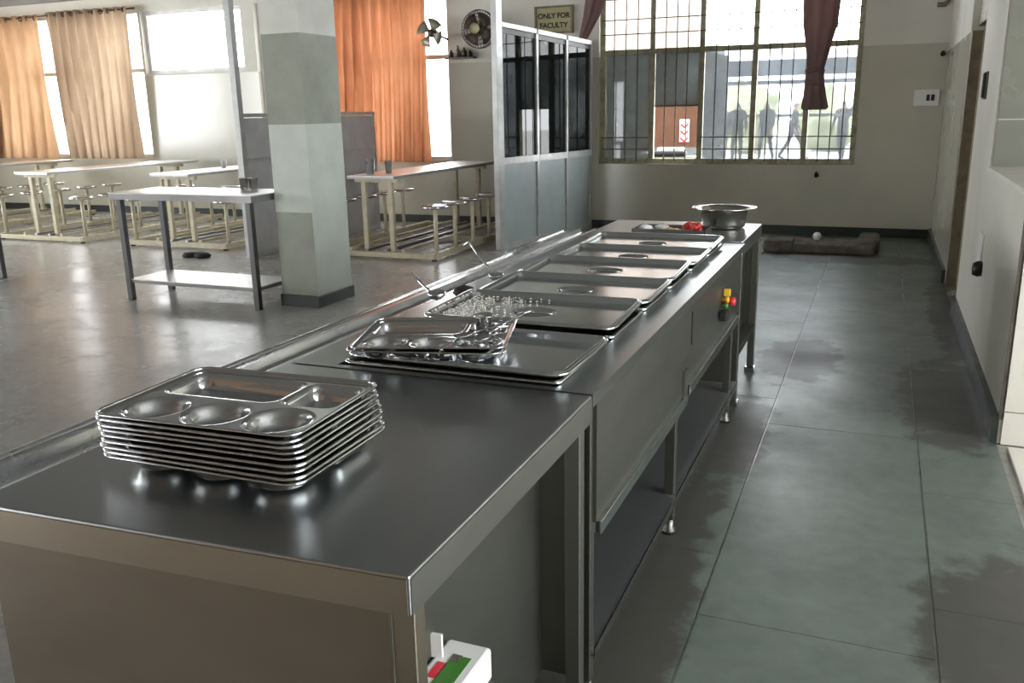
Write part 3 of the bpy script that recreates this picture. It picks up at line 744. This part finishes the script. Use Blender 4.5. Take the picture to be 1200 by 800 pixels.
# ------------------------------------------------------------------ height-field sheet metal
def smooth(t): t = max(0., min(1., t)); return t*t*(3-2*t)
def sd_rrect(x, y, cx, cy, hx, hy, r):
    qx, qy = abs(x-cx)-hx+r, abs(y-cy)-hy+r
    return math.hypot(max(qx, 0), max(qy, 0))+min(max(qx, qy), 0)-r
def sheet(hx, hy, r, fn, nx, ny):
    """rounded rectangular sheet with relief fn(x, y)"""
    ys = [-hy+2*hy*j/ny for j in range(ny+1)]
    for k in range(1, 6):
        q = r*(1-math.cos(k*PI/12)); ys += [-hy+q, hy-q]
    ys = sorted(set(ys)); m = MB(); vs = []; fs = []
    for y in ys:
        d = abs(y)-(hy-r); wx = hx if d <= 0 else hx-r+math.sqrt(max(0, r*r-d*d))
        for i in range(nx+1):
            x = wx*(2*i/nx-1); vs.append((x, y, fn(x, y)))
    k = nx+1
    for j in range(len(ys)-1):
        for i in range(nx): fs.append((j*k+i, j*k+i+1, (j+1)*k+i+1, (j+1)*k+i))
    return m.add(vs, fs, True)
def rr_path(hx, hy, r, z, n=6):
    p = []
    for cx, cy, a0 in ((hx-r, hy-r, 0), (-hx+r, hy-r, PI/2), (-hx+r, -hy+r, PI), (hx-r, -hy+r, 1.5*PI)):
        for i in range(n+1): a = a0+PI/2*i/n; p.append((cx+r*math.cos(a), cy+r*math.sin(a), z))
    return p
THX, THY, TR = .232, .168, .034
def tray_fn(x, y):
    z = 0.
    for bx in (-.143, .0, .143):
        d = math.hypot(x-bx, y+.083); z -= .036*(.82*smooth((.067-d)/.019)+.18*smooth((.067-d)/.06))
    z -= .032*smooth(-sd_rrect(x, y, -.068, .072, .142, .070, .03)/.014)
    z -= .032*smooth(-sd_rrect(x, y, .148, .072, .062, .070, .026)/.014)
    e = sd_rrect(x, y, 0, 0, THX, THY, TR); z += .005*smooth((e+.012)/.012)
    return z
tray_mesh = sheet(THX, THY, TR, tray_fn, 116, 84)
def make_tray(label, group):
    t = thing('mess_tray', (0, 0, 0), label, 'tray', group)
    tray_mesh.obj('dish', 'tray', t)
    MB().tube(rr_path(THX, THY, TR, .005), .0032, 8, closed=True).obj('rolled_rim', 'tray', t)
    return t
proto = None
NTR = 9
ords = ['bottom', 'second', 'third', 'fourth', 'fifth', 'sixth', 'seventh', 'eighth', 'top']
for k in range(NTR):
    if k == 0: lab = 'lowest compartment tray of the tall stack, resting on the counter'
    elif k == NTR-1: lab = 'topmost compartment tray of the tall stack, its five hollows showing'
    else: lab = '%s compartment tray from the bottom of the tall stack' % ords[k]
    if proto is None: proto = t = make_tray(lab, 'stack of mess trays')
    else: t = copy_tree(proto); t['label'] = lab; t['group'] = 'stack of mess trays'
    q = k/(NTR-1)
    t.location = (-1.150-.020*q+random.uniform(-.004, .004), 1.352+.018*q+random.uniform(-.004, .004), ZT+.0365+.0102*k)
    t.rotation_euler = (random.uniform(-.003, .003), random.uniform(-.004, .004), .02+.03*q+random.uniform(-.012, .012))

# pans and lids
LHX, LHY, LR = .326, .203, .045
def lid_fn(x, y):
    e = sd_rrect(x, y, 0, 0, LHX, LHY, LR)
    z = -.022*smooth((-e-.014)/.012)
    z -= .012*smooth((e+.004)/.004)
    d = math.hypot(x/1.15, y); z -= .022*smooth((.062-d)/.022)
    return z
lid_mesh = sheet(LHX, LHY, LR, lid_fn, 96, 62)
LIDY = [2.21, 2.70, 3.11, 3.52, 3.93, 4.335]
lid_lab = ['nearest pan lid, with loose trays and spoons on it', 'second pan lid from the trays, sprinkled with rice', 'third pan lid along the counter',
           'fourth pan lid along the counter', 'fifth pan lid along the counter', 'farthest pan lid, next to the tray of tomatoes']
pan0 = lid0 = None
for k, y in enumerate(LIDY):
    if pan0 is None:
        pan0 = p = thing('food_pan', (0, 0, 0), 'steel food pan under the nearest lid', 'pan', 'food pans sunk in the counter')
        hx, hy = .32, .188
        m = MB()
        vs = [(sx*a, sy*b, z) for a, b, z in ((hx, hy, 0), (hx-.012, hy-.012, 0), (hx-.02, hy-.02, -.16)) for sx, sy in ((-1, -1), (1, -1), (1, 1), (-1, 1))]
        fs = []
        for L_ in range(2):
            for i in range(4): a = L_*4+i; b = L_*4+(i+1) % 4; fs.append((a, b, b+4, a+4))
        fs.append((8, 9, 10, 11)); m.add(vs, fs); m.obj('body', 'side', p)
        MB().tube(rr_path(hx, hy, .02, 0), .006, 8, closed=True).obj('rim', 'lid', p)
        lid0 = t = thing('pan_lid', (0, 0, 0), lid_lab[k], 'lid', 'pan lids in a row')
        lid_mesh.obj('plate', 'lid', t)
        MB().tube(rr_path(LHX, LHY, LR, -.008), .005, 8, closed=True).obj('rim', 'lid', t)
        MB().tube([(-.068, 0, -.026), (-.03, 0, -.024), (.03, 0, -.024), (.068, 0, -.026)], .006, 8).obj('handle', 'lid', t)
    else:
        p = copy_tree(pan0); p['label'] = 'steel food pan under the ' + ['nearest', 'second', 'third', 'fourth', 'fifth', 'farthest'][k] + ' lid'
        t = copy_tree(lid0); t['label'] = lid_lab[k]
    p.location = (-1.035, y, ZT+.006)
    t.location = (-1.03+[.012, -.01, .0, -.005, .006, .0][k], y, ZT+.04+[0, .006, .004, .008, .004, .006][k])
    t.rotation_euler = ([.0, .022, .018, .02, .015, .02][k], 0, [-.01, .02, .0, .015, -.005, .01][k])

# loose trays and spoons on lid 1
for k, (x, y, z, rx, ry, rz, lab) in enumerate(((-1.135, 2.15, ZT+.060, .03, .0, .24, 'loose compartment tray lying on the nearest pan lid'),
                                             (-1.128, 2.157, ZT+.072, .035, -.015, .27, 'upper of the two loose trays, holding the spoons'))):
    t = copy_tree(proto); t['label'] = lab; t['group'] = 'loose trays on the nearest lid'
    t.location = (x, y, z); t.rotation_euler = (rx, ry, rz); t.scale = (.92, .92, .92)
def spoon(a, b, label, rb=.02, rn=.0035):
    """a: bowl end, b: handle end"""
    a = Vector(a); b = Vector(b); t = thing('steel_spoon', tuple(a), label, 'spoon', 'spoons on the loose trays')
    d = (b-a).normalized(); side = d.cross(Vector((0, 0, 1))).normalized(); up = side.cross(d)
    vs = []; fs = []
    nr, na = 4, 14
    for i in range(nr+1):
        r = i/nr
        for j in range(na):
            an = 2*PI*j/na; vs.append(a+d*(.032*r*math.cos(an))+side*(rb*r*math.sin(an))+up*(-.007*(1-r*r)))
    for i in range(nr):
        for j in range(na): fs.append((i*na+j, i*na+(j+1) % na, (i+1)*na+(j+1) % na, (i+1)*na+j))
    MB().add(vs, fs, True).obj('bowl', 'tray', t, solid=.0015)
    L_ = (b-a).length
    MB().tube([a+d*.03, a+d*(.03+.35*L_)+up*.006, a+d*(.7*L_)+up*.006, b], [rn*.9, rn*.8, rn*1.2, rn*1.8], 8).obj('handle', 'tray', t)
    return t
spoon((-1.0, 2.115, ZT+.078), (-1.10, 2.045, ZT+.088), 'spoon lying toward the middle hollow of the loose tray')
spoon((-.985, 2.175, ZT+.076), (-1.04, 2.325, ZT+.098), 'spoon leaning back on the far compartment of the loose tray')
spoon((-.975, 2.135, ZT+.082), (-.915, 2.345, ZT+.11), 'spoon propped on the right rim of the loose tray')
spoon((-1.04, 2.145, ZT+.080), (-.93, 2.215, ZT+.095), 'spoon crossing the other spoons on the loose tray')
lathe_obj('small_steel_cup', 'tray', (-1.035, 2.275, ZT+.052), [(0, 0), (.022, 0), (.025, .05), (.032, .055), (.03, .056), (.023, .05), (.02, .004), (0, .004)], 'tiny steel cup in the far corner of the loose tray', 'cup')

# ladles
def ladle(pts, label, rb=.032):
    t = thing('ladle', pts[0], label, 'ladle', 'ladles on the counter')
    MB().tube(pts, [.005]*(len(pts)-1)+[.007], 8).obj('handle', 'tray', t)
    p = pts[0]
    MB().lathe([(0, 0), (rb*.6, .003), (rb*.95, .015), (rb, .028), (rb*.95, .027), (rb*.55, .006), (0, .004)], p, 16).obj('bowl', 'tray', t)
    return t
ladle([(-1.395, 2.675, ZT+.05), (-1.42, 2.70, ZT+.06), (-1.50, 2.76, ZT+.085), (-1.56, 2.81, ZT+.11)], 'ladle with its bright handle sticking up beside the rice')
ladle([(-1.44, 3.30, ZT+.002), (-1.46, 3.33, ZT+.02), (-1.62, 3.52, ZT+.065), (-1.72, 3.64, ZT+.105), (-1.745, 3.64, ZT+.085)], 'thin hooked ladle handle leaning over the tray slide')
tag(MB().lathe([(0, 0), (.03, 0), (.045, .015), (.035, .035), (0, .045)], (-1.43, 2.97, ZT), 14).obj('burnt_lump', 'rubber', off=(-1.43, 2.97, ZT)), 'small dark lump on the counter edge behind the rice', 'lump')
# rice scattered
rm = MB()
for k in range(420):
    u = abs(random.gauss(0, .4)); x = -1.34+u*.27; y = 2.70+random.uniform(-.17, .17)
    if x > -1.02: continue
    z = ZT+.0245+(y-2.715)*.022+.003; a = random.uniform(0, PI); L_ = .004
    if x < -1.33: z += .02
    rm.tube([(x-L_*math.cos(a), y-L_*math.sin(a), z), (x, y, z+.002), (x+L_*math.cos(a), y+L_*math.sin(a), z)], [.001, .0019, .001], 5)
ro = rm.obj('spilled_rice', 'rice', off=(-1.25, 2.7, ZT+.03)); tag(ro, 'white rice grains spilled over the left end of the second lid', 'rice'); ro['kind'] = 'stuff'

# pot, tray of tomatoes
pt = thing('steel_pot', (-.815, 5.19, ZT+.004), 'round steel pot with a wide flat rim on the far counter', 'pot')
MB().lathe([(0, 0), (.10, 0), (.118, .01), (.125, .03), (.132, .108), (.165, .112), (.182, .115), (.182, .118), (.165, .116), (.13, .113), (.122, .03), (.112, .012), (0, .008)], (-.815, 5.19, ZT+.004), 40).obj('bowl', 'pot', pt)
MB().tube([(-.815+.182*math.cos(a), 5.19+.182*math.sin(a), ZT+.121) for a in [2*PI*i/36 for i in range(36)]], .004, 6, closed=True).obj('rim', 'pot', pt)
ft_ = thing('salad_tray', (-1.06, 4.95, ZT+.004), 'dark shallow tray with tomato pieces beside the steel pot', 'tray')
hx, hy = .205, .11
MB().box(-1.06-hx, -1.06+hx, 4.93-hy, 4.93+hy, ZT+.004, ZT+.010).obj('base', 'tube', ft_)
MB().box(-1.06-hx, -1.06-hx+.006, 4.93-hy, 4.93+hy, ZT+.010, ZT+.032).box(-1.06+hx-.006, -1.06+hx, 4.93-hy, 4.93+hy, ZT+.010, ZT+.032).box(-1.06-hx, -1.06+hx, 4.93-hy, 4.93-hy+.006, ZT+.010, ZT+.032).box(-1.06-hx, -1.06+hx, 4.93+hy-.006, 4.93+hy, ZT+.010, ZT+.032).obj('rim', 'tube', ft_)
wed = None
for k in range(16):
    x = -.93+random.uniform(-.055, .035); y = 4.93+random.uniform(-.065, .065); z = ZT+.012+random.choice((0, 0, .014, .022))
    if wed is None:
        m = MB(); vs = [(0, 0, .028)]; n = 9
        for i in range(n):
            a = PI*i/(n-1)
            vs.append((.03*math.cos(a), .022*math.sin(a)-.01, .004+.02*math.sin(a)))
        for i in range(n):
            a = PI*i/(n-1)
            vs.append((.026*math.cos(a), .012*math.sin(a)-.01, 0))
        fs = [(0, 1+i, 2+i) for i in range(n-1)]+[(1+i, 1+n+i, 2+n+i, 2+i) for i in range(n-1)]+[tuple(range(1+n, 1+2*n))]+[(0, n, 2*n), (0, 2*n, 1+n), (0, 1+n, 1)]
        wed = m.add(vs, fs, True).obj('tomato_wedge', 'tomato'); o = wed
    else:
        o = wed.copy(); C.objects.link(o)
    o.location = (x, y, z); o.rotation_euler = (0, 0, random.uniform(0, 6.28)); s_ = random.uniform(.8, 1.25); o.scale = (s_, s_, s_)
    tag(o, 'red tomato wedge heaped in the dark tray beside the pot', 'tomato', 'tomato wedges in the salad tray')
for k, (x, y, lab) in enumerate(((-1.07, 4.90, 'pale yellow lemon piece beside the tomato wedges'), (-1.03, 4.87, 'pale yellow lemon piece nearest the front rim of the salad tray'))):
    lathe_obj('lemon_piece', 'lemon', (x, y, ZT+.010), [(0, 0), (.024, .003), (.027, .014), (.014, .022), (0, .025)], lab, 'lemon', 'lemon pieces in the salad tray', 12)
for k, (x, y, lab) in enumerate(((-1.21, 4.93, 'crumpled white napkin at the left end of the salad tray'), (-1.13, 4.99, 'crumpled white napkin in the middle of the salad tray'))):
    vs = []; n = 10
    prof = MB().lathe([(0, 0), (.035, 0), (.04, .012), (.025, .025), (0, .03)], (x, y, ZT+.010), n)
    prof.v = [(a+random.uniform(-.008, .008), b+random.uniform(-.008, .008), max(ZT+.010, c+random.uniform(-.004, .006))) for a, b, c in prof.v]
    tag(prof.obj('crumpled_napkin', 'white', off=(x, y, ZT+.010)), lab, 'napkin', 'napkins in the salad tray')

# papers and printed carton inside the near counter
kt = thing('printed_carton', (-.69, 1.33, .48), 'white carton with a green and red picture inside the near counter', 'carton')
MB().box(-.735, -.638, 1.22, 1.40, .48, .55).obj('carton_body', 'white', kt, bevel=.008)
MB().box(-.700, -.660, 1.245, 1.35, .55, .5508).obj('picture', 'green', kt)
MB().box(-.718, -.698, 1.27, 1.32, .55, .5508).obj('picture_patch', 'red', kt); MB().box(-.700, -.680, 1.33, 1.352, .5508, .5514).obj('picture_patch', 'kerb', kt)
tag(MB().box(-.738, -.715, 1.33, 1.338, .55, .60, rz=.1).obj('paper_sheet', 'white', off=(-.727, 1.334, .55)), 'folded white paper standing behind the printed carton', 'paper')

# ------------------------------------------------------------------ outside the barred window
gr = struct(box1('yard_ground', 'ground', None, -60, 40, YB+.3, 80, -.12, -.02), 'pale concrete yard outside the windows', 'ground')
bd = thing('pink_building', (-5.0, 14.0, 0), 'pink rendered building with a dark porch outside the window', 'building')
box1('upper_wall', 'pink', bd, -5.4, -2.68, 14.0, 14.25, 2.45, 5.2)
box1('porch_wall', 'dark', bd, -5.4, -2.6, 16.2, 16.4, -.02, 2.45); box1('porch_wall', 'dark', bd, -5.4, -5.2, 14.0, 16.2, -.02, 2.45)
box1('porch_ceiling', 'dark', bd, -5.4, -2.68, 14.25, 16.4, 2.45, 2.6)
box1('porch_pillar', 'dark', bd, -2.88, -2.62, 14.0, 14.25, -.02, 2.45)
bo = thing('display_stand', (-2.87, 13.2, .9), 'orange brown panel seen through the open pane', 'display stand')
box1('board', 'board', bo, -3.35, -2.45, 13.2, 13.24, 1.02, 1.70)
MB().box(-3.33, -3.29, 13.205, 13.235, -.02, 1.02).obj('post', 'bar', bo); MB().box(-2.51, -2.47, 13.205, 13.235, -.02, 1.02).obj('post', 'bar', bo)
cs = thing('chevron_sign', (-2.69, 13.19, 1.10), 'white sign with three red chevrons pointing down on the orange panel', 'sign')
box1('plate', 'white', cs, -2.765, -2.625, 13.185, 13.2, 1.10, 1.42)
for k in range(3):
    z = 1.375-.1*k
    vs = [(-2.755, 13.183, z), (-2.695, 13.183, z-.05), (-2.635, 13.183, z), (-2.635, 13.183, z-.035), (-2.695, 13.183, z-.085), (-2.755, 13.183, z-.035)]
    MB().add(vs, [(0, 1, 4, 5), (1, 2, 3, 4)]).obj('chevron', 'red', cs, solid=.002)
dk = thing('outside_table', (-2.85, 12.6, 0), 'table outside the open pane with dark and white bundles', 'table')
box1('tabletop', 'dark', dk, -3.6, -2.35, 12.35, 12.95, .88, .92)
for x in (-3.5, -2.45):
    for y in (12.42, 12.88): box1('leg', 'bar', dk, x-.02, x+.02, y-.02, y+.02, -.02, .88)
tag(MB().box(-3.05, -2.52, 12.45, 12.62, .92, 1.0).obj('black_bag', 'rubber', off=(-2.8, 12.5, .92), bevel=.03), 'black bag lying on the table outside the open pane', 'bag')
tag(MB().box(-2.98, -2.6, 12.68, 12.85, .92, 1.04).obj('white_bundle', 'white', off=(-2.8, 12.7, .92), bevel=.02), 'white bundle behind the black bag outside', 'bundle')
tag(MB().box(-3.16, -3.06, 12.45, 12.6, .92, .99).obj('paper_bundle', 'white', off=(-3.1, 12.5, .92), bevel=.02), 'white paper bundle left of the black bag outside', 'paper')
cn = thing('yard_canopy', (-1.8, 25, 0), 'grey canopy on posts across the yard outside', 'canopy')
box1('fascia', 'canopy', cn, -5.6, 1.6, 24.9, 25.1, 2.36, 2.76); box1('roof', 'canopy', cn, -5.6, 1.6, 25.1, 27, 2.68, 2.76)
box1('rail', 'canopy', cn, -5.2, 1.5, 25.0, 25.06, 2.14, 2.24); box1('hand_rail', 'canopy', cn, -5.2, 1.5, 26.9, 26.96, 1.28, 1.36)
for x in (-4.95, 1.2): box1('post', 'canopy', cn, x-.12, x+.06, 24.94, 25.06, -.02, 2.36)
for i, (x, y, h) in enumerate(((-4.6, 33, 2.4), (-1.9, 34.5, 2.2), (.6, 33, 2.3))):
    bm = bmesh.new(); bmesh.ops.create_icosphere(bm, subdivisions=4, radius=1)
    for v in bm.verts:
        n_ = 1+.18*math.sin(9*v.co.x+i)*math.sin(8*v.co.y)*math.cos(7*v.co.z)+random.uniform(-.09, .09)
        v.co = Vector((v.co.x*1.1, v.co.y*.9, (v.co.z*.5+.5)*h))*n_
    me = bpy.data.meshes.new('yard_shrub'); bm.to_mesh(me); bm.free(); me.materials.append(M['leaf'])
    o = bpy.data.objects.new('yard_shrub', me); C.objects.link(o); o.location = (x, y, -.1)
    tag(o, ['pale shrub behind the left pair of people outside', 'pale shrub behind the middle pair of people outside', 'pale shrub behind the person with a raised arm'][i], 'shrub', 'shrubs across the yard')

# people across the yard
def person(loc, rz, H, shirt, label, stride=.25, arm=None, bend=0.):
    k = H/1.72
    V = []; E = []; Rr = []
    def v(x, y, z, r):
        V.append((x*k, y*k, z*k)); Rr.append(r*k); return len(V)-1
    pel = v(0, 0, .93, .13); ch = v(0, .02, 1.15, .125); sh = v(0, .02, 1.36, .125); nk = v(0, .02, 1.47, .052); hd = v(0, .035, 1.57, .085); tp = v(0, .03, 1.66, .07)
    ns = v(0, .105, 1.575, .025)
    for a, b in ((pel, ch), (ch, sh), (sh, nk), (nk, hd), (hd, tp), (hd, ns)): E.append((a, b))
    for s in (-1, 1):
        hip = v(.09*s, 0, .88, .095); kn_ = v(.10*s, .5*stride*s+.05, .49, .062); an = v(.10*s, stride*s-.05, .09, .042); toe = v(.11*s, stride*s+.13, .04, .036)
        E += [(pel, hip), (hip, kn_), (kn_, an), (an, toe)]
        so = v(.185*s, .01, 1.38, .062)
        if arm and s == arm:
            el = v(.33*s, .1, 1.52, .042); wr = v(.36*s, .2, 1.74, .03); hn = v(.36*s, .24, 1.80, .036)
        else:
            el = v(.235*s, -.4*stride*s-.02, 1.10, .042); wr = v(.24*s, -.45*stride*s+.12, .87, .03); hn = v(.235*s, -.45*stride*s+.16, .80, .036)
        E += [(sh, so), (so, el), (el, wr), (wr, hn)]
        for q in range(-1, 2):
            fx = V[hn][0]/k+.006*s; d_ = .075 if not (arm and s == arm) else -.075
            fg = v(fx, V[hn][1]/k+.02*q, V[hn][2]/k-d_, .011); E.append((hn, fg))
        th = v(V[hn][0]/k-.02*s, V[hn][1]/k+.055, V[hn][2]/k-.02, .012); E.append((hn, th))
    me = bpy.data.meshes.new('body'); me.from_pydata(V, E, [])
    o = bpy.data.objects.new('body', me); C.objects.link(o)
    md = o.modifiers.new('skin', 'SKIN'); sb = o.modifiers.new('sub', 'SUBSURF'); sb.levels = 1
    for i, sv in enumerate(me.skin_vertices[0].data): sv.radius = (Rr[i], Rr[i]); sv.use_root = (i == 0)
    dg = bpy.context.evaluated_depsgraph_get(); m2 = bpy.data.meshes.new_from_object(o.evaluated_get(dg))
    C.objects.unlink(o); bpy.data.objects.remove(o)
    m2.materials.clear()
    for n_ in (shirt, 'trouser', 'skin', 'rubber', 'hair'): m2.materials.append(M[n_])
    for p in m2.polygons:
        z = p.center.z/k; y = p.center.y/k; x = abs(p.center.x/k); p.use_smooth = True
        if z < .085: i = 3
        elif z < .92 and x < .2: i = 1
        elif z > 1.45 and x < .13: i = 4 if (z > 1.63 or (y < .03 and z > 1.53)) else 2
        elif (z < .93 and x >= .2) or (z > 1.72 and x > .25): i = 2
        else: i = 0
        p.material_index = i
    po = bpy.data.objects.new('person', m2); C.objects.link(po); po.location = loc; po.rotation_euler = (0, 0, rz)
    tag(po, label, 'person', 'people walking across the yard')
person((-4.62, 28.6, -.02), .3, 1.72, 'shirt_dk', 'person in dark clothes walking, left one of the left pair')
person((-4.05, 27.6, -.02), .1, 1.80, 'shirt_gr', 'taller person in grey walking at the right of the left pair')
person((-3.25, 28, -.02), PI-.3, 1.80, 'shirt_dk', 'person in dark clothes walking beside the canopy post')
person((-2.55, 28.9, -.02), -1.2, 1.76, 'shirt_gr', 'person in grey striding with legs apart, right of the middle pair', .34)
person((-1.1, 28, -.02), .4, 1.78, 'shirt_gr', 'person in grey raising an arm at the right end of the window', .2, arm=1)
